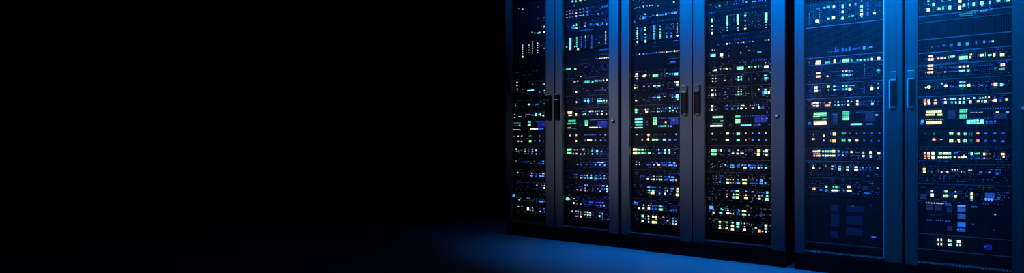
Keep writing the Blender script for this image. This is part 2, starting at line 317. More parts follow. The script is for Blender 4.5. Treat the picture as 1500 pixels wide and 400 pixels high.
DATA['E'] = '''
U|blade_chassis|large round green and cream lamps in upright columns|B s
@1175,0,6.664 145,205,W,38 160,220,Y,14 V,70,130,240,9,t,9 V,110,60,170,6,t,7 V,168,80,230,8,c,9 153,85,b,28,10 218,75,C,20 255,69,T,38,24 309,64,W,24 257,182,C,26,22 306,172,W,30,32 V,312,95,140,3,D,8 397,55,C,26,22 397,72,C,26,22 397,116,W,30,26 395,178,G,38 V,362,10,200,9,b,6 463,50,C,20,22 458,160,T,18 492,156,T,30,22 V,435,20,150,6,d,7 520,40,B,18,34 V,520,75,200,7,c,7 580,10,C,14 580,65,G,28,22 580,100,G,26,28 580,138,W,28,24 580,162,C,18 V,640,28,150,5,b,20 640,135,b,24,24 706,98,y,12 706,130,Y,26,24 V,740,40,140,6,m,6 V,760,20,120,6,m,6
U|ventilation_panel|bare panel of fine blue perforations below the green columns|G s L q y=36.5:60
U|fan_tray|row of hazy blue shapes above the orange stack|R s q
@1175,60,6.664 H,260,105,340,100,4,m,18 328,85,b,14,50 350,95,m,20,30 395,85,b,20,44 430,90,m,30,30 462,80,b,22,48 H,500,78,560,70,4,m,24 605,68,c,30,34 640,72,m,24 670,62,B,40,12
U|network_switch|tall stack of peach bars and wide mint panel|s L
70,208,K,12 V,157,198,198,1,P,20 157,198,P,50,16 155,228,P,60,24 160,268,P,50,20 248,220,T,60,22 316,214,Y,22,40 426,218,G,76,40 482,204,T,18,24 375,220,b,12,30 375,190,b,10 540,200,T,18,26 573,198,C,22 608,198,C,24 643,198,T,22,22 680,195,W,22,26 748,188,Y,32,34 748,155,w,10 H,230,265,360,258,6,b,10 H,390,250,760,235,14,m,8
U|network_switch|small white lights and cyan bar beneath the mint panel|s L
157,316,P,44,18 157,348,P,48,18 248,345,W,20,12 280,345,b,10 401,295,w,22,14 430,293,W,20,12 460,293,w,18,12 490,295,c,14,12 404,336,T,32,26 435,334,C,26,22 465,334,T,30,18 490,330,c,12 V,536,150,370,10,b,7 V,608,230,360,7,c,6 V,683,200,340,6,c,6 742,285,T,38,26 745,310,t,14 H,310,340,380,335,4,b,9 H,240,300,370,296,6,m,9 H,560,325,640,320,4,b,9
U|network_switch|cream star-like lamps among pale blue pairs|s L
@1175,120,6.664 136,55,W,32,26 136,88,W,38,24 175,50,t,10 175,85,K,12 215,45,t,8 257,46,Y,28,22 257,80,y,12 312,44,C,24 312,76,C,22 H,335,45,355,45,2,b,12 H,335,75,355,75,2,b,12 400,40,C,24,20 432,38,C,24,20 402,72,c,30,20 432,70,C,26,20 370,45,b,8 370,75,b,8 465,72,W,32,28 485,72,y,14 H,460,37,505,34,4,c,14 V,536,10,100,6,b,7 H,560,70,590,68,3,b,10 V,605,40,100,4,b,8 680,65,W,32,36 680,40,y,12 705,66,b,14 740,62,C,18,22 740,15,T,18,8
U|network_switch|red end light, orange bar and white square cluster|s L
@1175,120,6.664 97,215,R,14,30 115,208,W,18,16 143,205,W,28,22 115,236,W,20,16 145,235,W,28,20 175,205,p,10 175,236,p,10 215,205,p,10 220,232,o,12 270,202,P,24,14 252,232,O,50,20 320,192,b,14 320,228,c,18 350,197,C,20 352,228,C,24 390,195,c,16 390,223,c,22 415,195,b,12 415,225,b,12 450,190,C,16,22 450,224,W,24,22 480,192,C,16 538,190,W,22,24 538,218,W,22,24 H,565,195,605,190,3,b,12 H,565,222,640,218,5,b,10 686,215,C,28,24 680,190,c,10,20 705,190,c,10 740,190,b,10 735,218,b,14
U|control_unit|four pale bars, teal square and long light blue bar|s q
@1175,120,6.664 176,308,G,150,22 140,338,G,76,18 210,332,T,80,12 140,360,t,76,10 220,362,C,60,9 175,383,y,150,8 175,396,Y,150,14 320,316,b,56,10 325,360,n,60,90 428,302,T,76,44 428,340,T,72,26 426,362,G,70,22 660,340,n,110,100 H,530,295,640,290,8,b,9 728,322,B,28,18 H,650,292,790,286,8,m,12
@1175,180,6.664 70,5,b,34,24 176,10,W,150,20 530,12,C,132,18 655,10,b,80,16 325,10,m,60,8
U|server_unit|double row of widely spaced round lamps, big cream pair|s q
@1175,180,6.664 110,115,p,12 210,127,W,24 315,108,Y,36,32 280,108,D,10,26 V,364,98,190,6,d,8 H,390,100,420,100,3,T,14 405,112,t,30,8 463,104,r,16 532,106,b,20 605,103,b,22 680,102,b,24 752,102,b,20 109,158,P,28,18 211,170,w,16 312,173,O,38,34 280,173,y,14,26 402,168,T,44,34 460,171,G,30 533,170,P,30 603,172,b,24 677,174,b,22 748,175,b,22
U|network_switch|red and cream blocks first then white green oblongs|s
H,112,278,150,278,3,P,22 165,275,Y,20,20 H,115,298,165,298,4,p,14 H,117,320,145,320,2,R,24 165,320,Y,22,20 H,203,278,278,278,4,G,24 H,203,320,278,320,4,W,22 306,278,Y,36,26 306,320,W,36,18 355,278,B,26,22 353,312,b,26,16 398,285,T,14,12 435,285,b,26,24 400,316,w,18,14 435,322,m,20,12 481,284,Y,26 H,522,286,555,288,3,K,14 H,472,322,490,322,2,b,12 H,522,322,560,322,4,m,12 597,290,C,18,22 597,324,W,24,20 668,290,W,30,34 668,328,C,22,28 748,296,W,28,24 748,325,k,10
U|network_switch|thin yellow lamp then five white paired lights|s L
@1175,240,6.664 110,40,Y,26,24 110,20,y,8,16 168,42,p,12 231,22,p,12 231,10,k,8 295,24,w,18 293,50,w,18 322,20,b,10 322,52,b,10 366,28,C,28,14 366,52,C,26,26 398,30,m,14 398,52,m,14 442,30,C,28,16 442,56,Y,26,20 485,30,m,14 527,32,W,36,18 527,60,W,38,16 590,38,B,18 575,58,m,18 600,58,m,14 628,36,b,16 663,38,b,16 660,60,m,12 735,40,C,20,14
U|storage_array|orange round lamp and cream pair above dark shelf|s L
116,245,O,34 182,257,b,36,18 237,222,G,20,22 238,260,c,20,26 303,226,T,16 333,226,T,32,26 360,226,t,12 H,298,262,340,262,3,W,22 360,262,c,14 405,262,w,12 456,226,W,30,28 446,264,Y,26,20 472,264,Y,24,20 622,235,n,44,44 630,285,b,64,14 685,272,v,16 730,280,v,18,8 745,242,D,8
U|storage_array|dark blue drive doors with one violet light low down|S s q y=297:356
@1175,300,6.664 318,34,z,92,66 322,155,z,96,146 315,288,z,84,72 520,42,z,200,70 510,150,z,190,96 510,262,z,190,90 700,316,b,50,14 495,14,D,18,8 675,5,D,10
U|blanking_panel|bare dark strip filling the very bottom|L s P q y=360:371
'''
DATA['F'] = '''
U|blade_chassis|two staggered rows of large green and cyan lamps|B s
@1342,0,6.664 120,10,G,22,18 120,43,C,14 118,98,Y,32,40 168,45,C,26,34 V,168,5,110,6,t,12 222,85,G,36,28 262,80,T,24,36 257,8,T,20,18 327,75,G,34,38 327,2,T,26,12 428,10,Y,34,34 425,76,W,34,38 465,52,C,32,30 510,45,T,16,26 V,512,5,70,4,c,12 561,42,C,30,44 642,28,C,40,36 645,50,G,20,22 718,25,C,24,28 V,720,5,70,4,b,14 803,8,C,44,22 900,6,G,44,18 870,5,t,20,14 V,380,10,80,4,b,10 V,590,10,80,5,m,9 V,680,10,80,5,m,9 V,770,5,70,5,m,9
U|patch_panel|slim strip with teal shapes beneath the large lamps|P s L q
H,430,140,545,125,9,t,20 H,430,155,545,150,8,t,16 H,555,108,600,105,3,c,12 575,125,c,10 660,102,c,80,16 735,90,b,30,20
U|ventilation_panel|wide blue perforated grille without lights|G s L q y=27.5:42
U|fan_tray|row of hazy blue squares above the peach stack|R s L q
@1342,60,6.664 95,68,K,10 155,60,K,12 215,55,b,10 H,270,45,280,42,2,b,20 343,40,b,30,34 418,32,c,30,34 500,28,c,34,34 585,18,b,18,40 665,10,c,22,28 748,4,C,22,16 720,6,m,20
U|network_switch|peach stack and long mint green display|s L
140,148,P,50,14 142,180,P,66,28 95,150,k,8 95,180,k,8 215,170,P,26,20 250,168,P,28,24 282,166,P,22,22 355,152,G,54,20 320,158,T,10,26 462,163,G,100,42 535,132,Y,24,20 530,158,Y,20,24 605,140,b,12,30 640,138,Y,48,24 678,130,T,12,50 718,137,G,40,24 763,134,Y,26,34 840,133,Y,48,32 H,435,125,520,120,5,t,8 H,210,218,390,208,9,b,10 462,212,m,96,18
U|network_switch|white marks and cyan bars below the long display|s L
140,228,P,64,20 140,272,O,62,20 138,306,P,66,24 95,308,o,14 H,200,262,290,262,4,K,12 H,210,308,290,302,4,K,12 283,302,W,16 H,320,258,400,254,5,m,12 H,320,300,400,296,5,b,12 430,252,W,24,18 466,248,W,30,16 505,246,W,26,22 447,290,C,66,20 508,288,G,30,22 535,288,b,14 H,555,286,590,284,3,b,12 H,560,240,740,232,9,m,10 H,620,284,740,278,6,m,10 770,265,C,8,28 845,234,P,48,26 845,270,T,42,24 818,272,T,14,16 V,603,210,320,5,b,7
U|network_switch|orange, cream and peach round lamps over cyan squares|s L
@1342,120,6.664 95,55,Y,20 125,50,Y,38 178,45,t,12 178,70,t,10 V,210,5,60,4,t,8 254,15,C,20 290,38,P,34 H,335,42,365,42,3,b,14 390,60,b,8 436,2,C,34,10 470,2,C,26,10 435,38,C,34,30 470,38,C,30,30 512,34,Y,38 H,540,36,580,34,3,b,14 V,605,5,60,4,b,7 642,32,B,28,10 685,35,b,10,26 V,685,5,80,3,m,8 740,22,o,14 777,22,P,46,40 833,25,C,34,34 855,22,c,14 H,430,68,480,68,4,t,10
U|network_switch|red orange pairs first then many white and cyan|s L
@1342,120,6.664 85,182,R,26,28 122,182,P,28,26 88,214,O,32,28 126,212,W,30,24 187,178,P,24,16 188,208,O,36,30 H,240,172,320,168,5,b,14 282,168,W,20,16 285,202,P,30,30 H,340,168,385,164,3,C,18 348,200,c,26,26 388,202,C,18,26 430,168,C,24,20 428,202,W,20,28 465,162,C,24,26 463,200,C,22,26 510,160,C,34,12 529,194,P,32,32 566,157,C,26,18 608,190,Y,36,24 H,625,158,650,156,2,C,20 644,192,C,18,20 680,150,W,16,22 679,190,W,28,28 710,150,W,16,24 708,188,t,10 748,182,P,16,14 772,182,P,34,34 770,150,b,16 825,180,b,28,26 H,815,154,835,152,2,b,14 882,173,Y,32,22
U|control_unit|pale lime bars, emerald square and blue panel|s q
@1342,120,6.664 174,288,Y,180,26 136,320,Y,104,20 230,320,Y,64,20 H,95,368,255,368,10,y,10 174,392,Y,180,20 60,385,B,30,28 345,320,n,90,110 460,285,T,86,42 458,336,T,84,50 492,272,C,18,22 H,530,296,650,294,9,w,8 793,296,Y,32,14 H,530,265,900,252,16,b,10 890,297,B,34,22 H,505,385,600,380,5,C,30 642,375,C,42,12 642,392,C,42,18 H,690,388,770,385,3,b,24 820,330,n,150,70 890,370,k,14,8 H,530,360,730,352,8,b,9
@1342,180,6.664 174,3,Y,180,18 50,8,b,36,22 H,505,3,650,2,7,C,22 H,690,4,770,3,4,b,14
U|server_unit|double row of wide spaced round lamps, red pairs|s q
@1342,180,6.664 93,106,v,20 175,108,t,24,22 240,105,k,16 342,103,G,46,30 415,108,Y,24,28 395,108,b,14 478,108,C,30,28 H,520,102,545,100,2,t,12 H,520,118,545,118,2,t,12 602,101,R,30 602,101,P,18 680,102,b,28 768,101,b,26 850,101,m,30 174,163,R,36 174,163,P,20 246,162,w,28,8 342,174,Y,46,30 415,170,Y,26,24 420,185,Y,14,12 385,180,b,14 478,174,C,36,30 450,174,t,14 H,528,165,545,165,2,t,12 536,182,t,20,10 603,173,R,32 603,173,P,20 679,174,b,28 768,174,b,26 848,178,b,30
U|network_switch|orange white squares first then green white oblongs|s L
83,295,O,20,28 122,298,P,32,28 165,295,W,36,36 85,325,R,20,24 122,325,O,28,20 165,337,W,34,40 88,346,O,18,14 124,346,P,24,16 235,297,G,38,28 H,272,297,298,297,2,W,28 327,297,G,30,28 H,220,338,245,338,2,W,24 H,272,338,295,338,2,W,22 326,336,G,38,24 H,375,292,405,292,3,b,16 375,336,W,22,14 418,338,W,24,14 H,448,338,485,336,3,W,20 465,315,w,20,8 540,300,C,28,32 515,296,b,14 H,580,300,615,298,3,T,22 H,580,344,615,343,3,b,18 H,520,345,550,345,2,m,14 665,304,W,24,26 H,692,302,720,302,2,K,20 665,344,w,20,18 H,692,344,720,344,2,K,16 768,310,m,8,60 845,304,P,40,24 853,332,P,24,18 826,355,t,12,22 H,670,272,700,272,3,k,12
U|network_switch|two lime lamps first then tiny peach dots|s L
@1342,240,6.664 78,48,Y,28,22 80,76,Y,30,26 79,62,y,18,10 152,78,K,16 218,60,K,10 218,78,K,12 250,79,P,18 304,79,P,22 280,48,b,10 352,58,C,16 380,58,w,14 H,345,78,430,78,6,k,12 405,58,w,10 440,78,w,12,20 465,82,K,14 H,515,62,540,62,3,w,12 H,515,88,540,88,3,K,10 V,536,100,130,3,k,10 628,84,b,28,20 716,84,B,22,16 793,95,b,28,22
U|storage_array|cream and green stacked lamps over a light ledge|s L
155,270,C,24,18 156,304,W,34,32 H,45,340,95,338,4,v,12 93,305,v,24,16 70,318,n,70,50 290,270,G,36,26 272,312,Y,22,26 298,312,G,26,32 315,312,t,16,20 386,275,w,18 385,316,Y,30,30 350,300,n,60,60 541,294,Y,28,28 541,325,Y,28,28 541,354,c,28,14 718,310,m,110,55 H,680,346,740,348,3,B,30 812,298,b,14 805,335,m,30,40 H,100,388,175,386,4,w,14 H,200,393,262,391,5,w,14 H,290,398,330,396,3,b,14
U|storage_array|wide drive bank with one column of brighter blue doors|S s q
@1342,300,6.664 130,20,n,70,70 215,20,n,80,70 320,5,b,70,10 325,50,n,66,60 443,6,B,96,12 443,48,m,94,50 443,112,m,92,60 443,195,b,92,56 443,246,m,90,40 410,244,B,18 H,545,12,585,14,3,b,18 770,96,B,18 790,98,b,10 H,110,152,145,152,3,b,12 H,200,155,260,158,4,m,12 H,295,163,325,163,3,b,12 555,190,m,20,8 H,120,100,260,100,6,n,14 765,250,v,12 330,230,n,60,50
U|server_unit|lowest unit with five white and green lamp pairs|s L P q
214,342,W,16,22 246,342,W,16,22 216,384,W,16,22 246,384,W,16,22 319,348,P,22,26 342,350,C,18,22 319,390,W,20,22 342,388,C,16,26 417,358,W,44,28 403,394,G,22,28 430,394,G,20,28 @1342,340,6.664 675,145,b,30,12 705,150,V,80,60
U|blanking_panel|bare dark strip filling the very bottom|L s P q y=376:387
'''
DATA['C'] = '''
U|server_unit|topmost unit with tiny pale dots and one green lamp|q
@920,0,8 62,5,D,14 H,65,50,90,50,3,d,9 135,10,D,12 180,30,D,14 75,95,D,18 103,88,p,10 135,83,p,12 180,75,w,20 223,70,p,10 252,66,w,13 281,62,w,14 352,70,p,14 H,320,45,440,40,6,d,10 537,25,G,22
U|server_unit|small round white lamp between two blue clusters|
200,166,w,20 145,188,w,12 140,220,w,14 178,210,B,24,30 205,205,b,26,40 H,290,180,312,182,3,b,14 341,180,W,24 H,375,178,410,170,3,b,26 443,165,B,20,26 468,150,b,12,30 490,155,b,14 515,155,B,26 550,150,B,34,30
U|patch_panel|slim panel with one dotted line of dim blue|P q
75,253,K,22 H,290,258,600,218,12,bddd,13
U|blade_chassis|upright columns mixing cyan and green lights|B
107,330,w,12 V,107,360,395,3,G,15 V,155,330,390,5,b,10 200,322,G,22 198,354,G,30 V,262,320,390,4,D,9 308,318,c,28,44 305,345,c,22,24 V,308,370,395,2,C,22 332,340,D,12 V,373,305,370,3,g,18 373,342,G,24 373,385,G,20 V,447,290,330,3,d,12 447,322,D,14 V,505,285,390,3,D,14 V,480,355,390,2,d,9 V,535,280,330,3,D,13 535,315,D,18 V,575,275,385,7,w,14 450,390,B,16 508,388,B,16
@920,50,8 V,107,5,50,3,G,16 110,92,W,30 V,161,10,70,5,b,15 201,5,G,20 V,203,35,60,2,g,16 202,100,G,34 V,264,15,45,2,D,14 V,305,8,50,4,c,26 V,373,10,45,3,G,20 452,28,B,22 508,25,B,26 577,20,W,28 70,62,K,14
U|patch_panel|faint blue dashes beneath the cyan green columns|P q
90,125,K,14 H,305,82,430,90,7,d,12 318,95,b,14 H,540,75,595,70,4,b,16 H,295,150,400,140,6,d,11 H,540,128,595,120,4,d,11
U|patch_panel|sloping chain of tiny white dots|P q
62,252,k,14 100,240,K,10 133,236,W,18 178,233,B,18 H,203,230,320,218,7,b,14 335,216,c,18 H,365,213,420,208,4,w,12 450,205,P,20 H,475,204,515,200,4,w,11 543,197,W,22 H,560,196,595,192,3,W,12
U|server_unit|mostly black unit with hazy blue bar at its end|q
H,475,288,595,275,6,m,14 525,326,b,70,18 H,480,345,595,340,5,d,16 H,480,260,595,250,5,d,10
U|network_switch|cream block, peach lamp and wide mint bar|
@920,100,8 112,42,D,12 100,72,W,28,26 95,96,P,36,12 187,92,P,38,22 205,80,P,20,30 205,35,D,8 248,85,t,12,24 318,88,G,70,32 345,80,T,20,30 V,393,55,80,2,t,12 430,82,t,10 456,63,T,24,14 H,490,68,520,66,2,c,26 565,68,C,44,32 102,125,w,16 100,155,v,16
U|network_switch|two small yellow marks and paired cyan dashes|
@920,100,8 80,197,y,20,12 105,198,y,10 78,230,Y,20,18 105,225,y,8,16 187,213,w,16 243,212,w,16 310,208,C,34,22 345,206,w,16,12 366,205,C,20,22 366,172,w,14 H,300,165,340,163,3,d,10 408,198,D,16 475,200,p,9 550,160,w,16 576,162,W,28,22 545,195,b,20,10 577,192,W,28,22 575,215,t,22,10
U|network_switch|bright pale cyan column at end, dim elsewhere|
94,378,W,18,22 160,345,K,10 187,370,p,14 235,345,D,9 308,342,B,30,14 308,370,D,24,12 361,342,C,34,20 368,370,D,18,18 368,310,D,14 427,328,w,22,10 485,320,D,12 520,312,b,18,16 520,340,c,16,24 575,310,C,30,22 573,335,C,36,36 560,372,D,12 580,365,C,16,20 545,330,b,18,12
U|network_switch|green pair, red cream cluster and white lamps|L
@920,150,8 93,84,G,26,28 93,118,G,26,26 120,88,t,10 165,80,K,10 165,110,K,12 208,82,P,18,26 232,78,p,16,14 217,108,P,34,24 263,110,r,8 H,275,105,310,105,4,t,18 307,70,D,12 H,345,70,368,72,2,w,14 345,105,C,24 366,105,C,18 392,102,C,18 397,70,D,10 H,418,105,437,102,2,b,14 440,70,B,20 490,66,C,22,20 490,100,C,26 525,95,W,20 522,55,b,14 H,550,68,575,66,2,B,16 565,102,B,20
U|control_unit|four aqua bars, green block and blue panel|q
@920,150,8 125,197,C,106,26 125,233,C,104,16 130,262,T,100,12 125,295,C,112,18 42,295,K,12 222,233,D,14 225,262,D,10 315,188,T,54,26 315,214,G,52,22 315,245,G,56,38 H,368,186,440,184,4,b,15 440,234,P,22,14 540,225,V,120,80 537,212,B,18,26 565,210,b,20 585,212,b,14 H,360,280,380,278,2,B,20 H,395,278,440,276,3,C,24 470,277,B,24 505,278,B,24 H,470,185,595,180,8,b,12
U|server_unit|double row of spaced lamps, orange and peach ones|q
@920,150,8 100,378,w,18 165,380,D,14 238,380,O,36 H,300,380,420,378,5,d,16 432,376,b,20 492,374,d,16 563,375,B,24
@920,200,8 42,25,k,14 166,38,w,20 234,32,P,34 298,35,G,34,24 337,35,G,26,22 362,33,t,18 425,35,C,36,24 488,36,B,28,18 545,38,b,22 565,36,b,16
U|network_switch|four-square cream green light first, green dots following|L
70,152,Y,24,30 94,152,Y,22,30 70,192,Y,24,32 94,192,W,22,36 132,154,G,28,24 168,155,G,26,24 205,155,g,18 240,155,t,14 H,280,155,310,155,2,k,14 336,158,D,12 360,158,w,20 400,158,t,12 432,160,C,28,24 483,160,G,22,28 H,545,152,575,145,3,m,16 132,194,G,28,20 167,194,G,26,22 204,195,T,24,20 246,194,G,30,24 296,198,D,18 365,195,B,24,18 392,192,D,12 430,194,C,24,22 483,194,w,18,28 550,190,K,14
U|network_switch|two white pairs then dense blue port lights|L
@920,200,8 95,300,w,18 95,330,w,18 88,330,K,12 133,305,w,16 133,330,w,18 168,328,d,12 H,232,305,250,300,2,d,14 283,303,b,20 237,330,b,26,20 263,332,b,14 302,332,w,22 336,308,b,24,18 361,333,W,26,22 396,308,b,22,16 H,425,308,450,308,2,b,13 H,410,336,445,336,3,b,18 488,306,B,24,14 480,338,B,20 510,338,B,24,16 540,310,B,26,16 543,338,B,22 566,342,w,12 565,312,d,12
U|network_switch|paired white dashes and two broad sky blue blocks|L
@920,250,8 145,65,D,12 180,65,D,12 145,98,v,12 180,98,d,20,10 237,72,D,16 303,70,w,22 277,72,D,12 337,72,p,18 H,365,72,388,72,2,w,16 230,99,P,18,20 245,99,p,10 278,103,w,18 303,103,W,22 337,103,P,18 H,368,105,390,105,2,G,24 H,430,75,455,75,3,b,16 482,75,B,22 520,78,B,34,20 H,433,108,455,106,2,b,24 513,110,B,48,22 560,110,w,12,24 560,78,b,10 H,440,42,560,42,5,d,9
U|server_unit|three short rows, yellow lights and tall end stack|
243,194,B,32,18 H,280,196,320,198,4,b,16 370,200,b,18 H,390,204,410,205,2,d,11 433,206,B,16 460,206,b,18 520,210,B,40,16 578,212,Y,24,26 247,232,G,22,18 293,237,G,28,22 370,235,b,14 433,238,p,12 460,240,O,16 510,242,b,18 578,247,Y,24,22 245,262,y,20,8 273,264,Y,20,22 296,264,Y,20,22 369,268,B,20 431,270,W,20 493,275,b,24 576,284,Y,34,32
U|server_unit|blue corner square and wide aqua green bar|L
@920,295,8 90,20,b,54,34 80,12,B,30,14 128,80,W,22 182,45,C,18 212,45,D,9 241,50,P,18 262,52,p,10 H,287,52,340,54,4,b,16 H,365,56,395,60,3,C,14 180,80,G,24,18 242,82,P,26,22 288,90,b,20,24 325,92,b,30,24 383,96,G,50,24 437,60,d,14 445,103,D,14 475,102,t,8 H,503,65,565,72,3,d,16 H,503,106,565,102,3,b,26
U|server_unit|lowest unit with four yellow lamps in centre|
@920,295,8 173,172,G,30,30 172,203,K,12 171,234,W,24,22 203,203,K,16 203,175,t,12 238,175,W,24 240,208,w,20 240,243,W,22 295,181,Y,28,28 328,182,Y,20,26 328,212,y,14,20 296,245,Y,34,32 328,248,Y,22,24 362,190,r,10 413,187,p,22 425,222,v,16 463,226,P,20 492,262,K,16 H,485,195,495,195,1,d,12 527,200,B,20 527,233,B,22 526,264,w,24 562,203,b,14 559,238,w,18 559,269,W,22 425,248,v,10
U|blanking_panel|bare dark panel filling the bottom|P q y=333:338
'''
DATA['B'] = '''
U|server_unit|topmost unit with one pale yellow lamp|q
@818,0,8 165,15,C,14,20 202,15,C,20,18 256,6,Y,22,22 308,5,p,12 183,68,D,18
U|storage_array|three rows of tiny mauve dots ending in blue|
98,133,D,18 132,127,D,18 165,125,D,10 208,115,D,22 252,110,p,20 292,103,D,20 340,92,b,26,18 H,365,85,430,75,5,d,14 95,170,p,18 132,160,p,20 167,156,p,18 207,153,w,26 252,144,p,22 292,137,D,22 340,138,B,26 98,208,w,20 132,202,D,18 167,196,D,16 207,188,w,26 H,245,184,265,182,2,w,12 293,180,w,18 340,175,b,26,18 466,162,w,20 516,156,D,20 H,515,80,565,72,3,b,20
U|server_unit|scattered bright blue marks above columns|
160,320,b,20,34 180,298,C,12,20 213,290,C,10,26 180,328,c,18 213,325,C,20,22 250,316,p,14 315,268,w,14 312,302,B,24,30 380,285,b,30,26 H,440,280,470,265,4,b,18 460,290,B,16,20 H,490,295,515,275,3,b,18 520,270,B,8,30 550,240,b,16 565,280,B,8,40 400,240,D,12
U|patch_panel|short light blue dash and plain dark face|P q
H,250,360,410,342,11,b,11 552,395,W,16 H,120,375,240,362,8,d,9
U|blade_chassis|upright columns starting with one tall cyan bar|B
@818,50,8 140,100,C,22,150 138,175,C,24,18 97,150,w,12,20 V,215,30,150,6,T,18 192,148,w,16 228,177,G,28 V,268,20,150,7,b,16 V,317,5,35,2,w,14 V,318,50,160,6,t,17 V,348,10,45,3,D,11 V,388,10,130,7,m,22 386,160,b,22,24 V,478,15,70,3,D,12 477,100,w,14 V,552,5,60,4,w,18 V,552,75,110,3,w,14
U|patch_panel|short row of bright white dashes near its end|P q
H,490,185,580,175,6,b,12 H,480,240,580,230,7,m,10 H,250,305,430,285,8,d,12 H,440,290,460,285,2,D,14 H,483,285,580,275,6,W,14
U|server_unit|two emerald blocks and nothing else bright|L
@818,100,8 115,8,T,56,26 130,12,C,22,18 198,8,G,20,26 H,480,20,580,10,6,d,12 260,98,w,14 H,300,105,400,100,5,d,9
U|network_switch|one emerald rectangle and a row of white dashes|L
@818,100,8 190,158,w,24,12 225,150,W,16 H,415,95,570,82,7,d,11 335,157,T,66,36 400,157,C,18,22 435,148,C,24,16 H,455,148,500,146,3,C,16 527,142,W,20 566,138,W,20
U|network_switch|one round white lamp with dim dashes beside|L
175,240,K,9 175,278,K,12 209,277,W,22 295,238,t,12 345,265,d,34,18 H,425,262,500,255,4,D,14 520,235,D,10,40 H,545,255,580,250,2,D,16 580,230,D,12
U|network_switch|dense cyan and blue double row|L
212,360,k,10 210,392,w,14 312,358,b,24,14 312,385,C,30,16 350,360,c,22 350,385,C,24,18 395,360,t,14 395,388,t,14 460,362,c,16 462,384,C,20 495,355,c,26,12 497,383,C,34,18 535,362,b,12 533,382,W,12 560,380,W,18 560,352,b,14 
@818,150,8 210,4,w,12 350,6,c,16 H,460,8,580,4,7,t,18
U|network_switch|cream four-square lamp and a white dot beside|L
@818,150,8 122,120,P,24,34 148,120,Y,22,34 137,152,P,44,14 207,142,Y,18,28 205,105,k,8 H,290,105,335,102,3,b,16 H,292,142,312,136,2,C,20 335,148,t,12 H,365,105,378,102,2,W,20 401,102,W,20 350,140,b,14 H,432,105,475,100,3,T,20 455,138,C,14,22 H,385,140,400,140,2,d,12 510,102,C,20 507,134,W,24 560,136,w,18 550,92,b,10
U|control_unit|green bars, emerald upright block and blue panel|q
158,218,T,100,24 130,248,x,46,16 185,245,T,50,14 128,298,w,40,14 H,165,304,200,306,3,t,14 328,232,T,44,56 328,264,G,34,26 H,250,240,260,265,2,d,14 H,375,206,435,204,4,b,16 515,255,V,130,90 518,234,B,20 559,232,B,26 412,294,W,110,14 490,292,B,40,14 H,455,202,570,200,8,b,12
U|server_unit|double row of spaced lamps, two cream ones central|q
136,388,w,14,20 207,384,w,20,24 H,310,382,410,380,6,b,14 432,380,b,14 493,380,b,20 548,380,B,20
@818,200,8 207,52,Y,26 310,42,b,16,20 353,42,W,32,22 380,40,Y,24,18 432,42,B,20 495,42,B,22 548,42,b,22 525,12,K,12
U|network_switch|bright green four-square light first|L
118,155,G,26,26 142,152,G,20,26 118,190,G,26,28 142,190,G,20,28 175,155,y,9 192,158,y,16 221,156,y,16 173,201,w,22 211,200,w,24 258,150,r,16 292,152,w,24,20 257,205,w,18 302,178,b,16 302,202,w,20 V,350,155,200,3,t,16 397,170,T,18,26 397,204,C,20 398,142,t,12 453,172,C,24,26 453,204,B,20 454,148,d,14 502,176,B,24 495,206,b,16 520,206,b,18 520,150,d,16 545,175,d,14
U|network_switch|paired row of white and violet lights|L
225,326,w,16 260,306,d,14 261,326,b,20 298,305,D,16 326,328,b,20 352,305,d,14 378,328,b,18 H,405,306,440,306,3,b,13 432,330,B,22 H,465,306,485,306,2,B,20 516,306,W,24,16 487,333,B,26 540,336,B,26 552,302,b,14
U|network_switch|one aqua block amid small blue pairs|
@818,250,8 350,25,K,12 182,45,v,12 210,48,D,20 H,255,55,280,58,3,b,16 309,55,w,12 336,56,C,20 381,58,C,22 180,78,v,12 212,80,D,16 262,84,w,20 285,85,D,14 H,310,86,345,86,2,B,20 380,90,C,26,26 H,430,62,445,60,2,b,18 492,60,b,18 537,62,B,18 437,95,B,34,22 462,95,b,14 495,95,B,26 533,96,B,22 556,97,w,16 H,510,30,550,30,3,d,12
U|server_unit|three short rows with white stack at end|L
264,205,D,12 312,170,B,22 340,171,B,18 262,230,w,18 312,206,w,18 312,233,w,22 341,233,K,12 218,224,p,18 H,400,172,470,174,4,d,12 490,176,b,16 525,178,B,30,18 570,182,W,22 402,210,D,18 401,238,b,16 460,213,K,20 H,510,214,540,216,2,b,20 571,216,C,20,24 490,243,w,18 571,247,W,22
U|server_unit|pointed aqua lamp at its corner, violet row beside|
105,318,C,26,20 104,334,C,34,26 125,332,C,18,18 182,328,Y,12 135,283,k,14 178,380,W,24 207,352,D,14 215,388,K,14 262,393,y,16 H,285,360,330,365,3,d,15 366,366,b,20 390,368,b,18 H,430,372,460,372,3,v,16 487,374,b,20 517,376,B,20 556,380,D,12
@818,290,8 310,78,v,16 H,345,82,385,84,3,v,20 H,430,88,460,90,3,v,22 496,94,B,20 532,95,B,24
U|server_unit|lowest unit, white dots grouped in its middle|L
160,154,w,16 H,205,154,230,157,2,w,15 260,165,K,18,28 308,165,w,16 342,168,W,24 372,172,W,20 H,212,188,230,188,2,K,12 262,190,y,16,8 308,195,w,16 344,198,W,20 372,202,C,24 207,214,w,14 226,214,w,14 260,219,Y,26 343,225,K,14 372,226,t,16 405,200,K,10 405,172,r,10 480,213,C,28 482,180,t,10 515,180,B,18 552,190,v,24 V,515,200,250,4,K,12 580,252,K,22,8
U|blanking_panel|bare dark panel filling the bottom|L P q y=324:329
'''
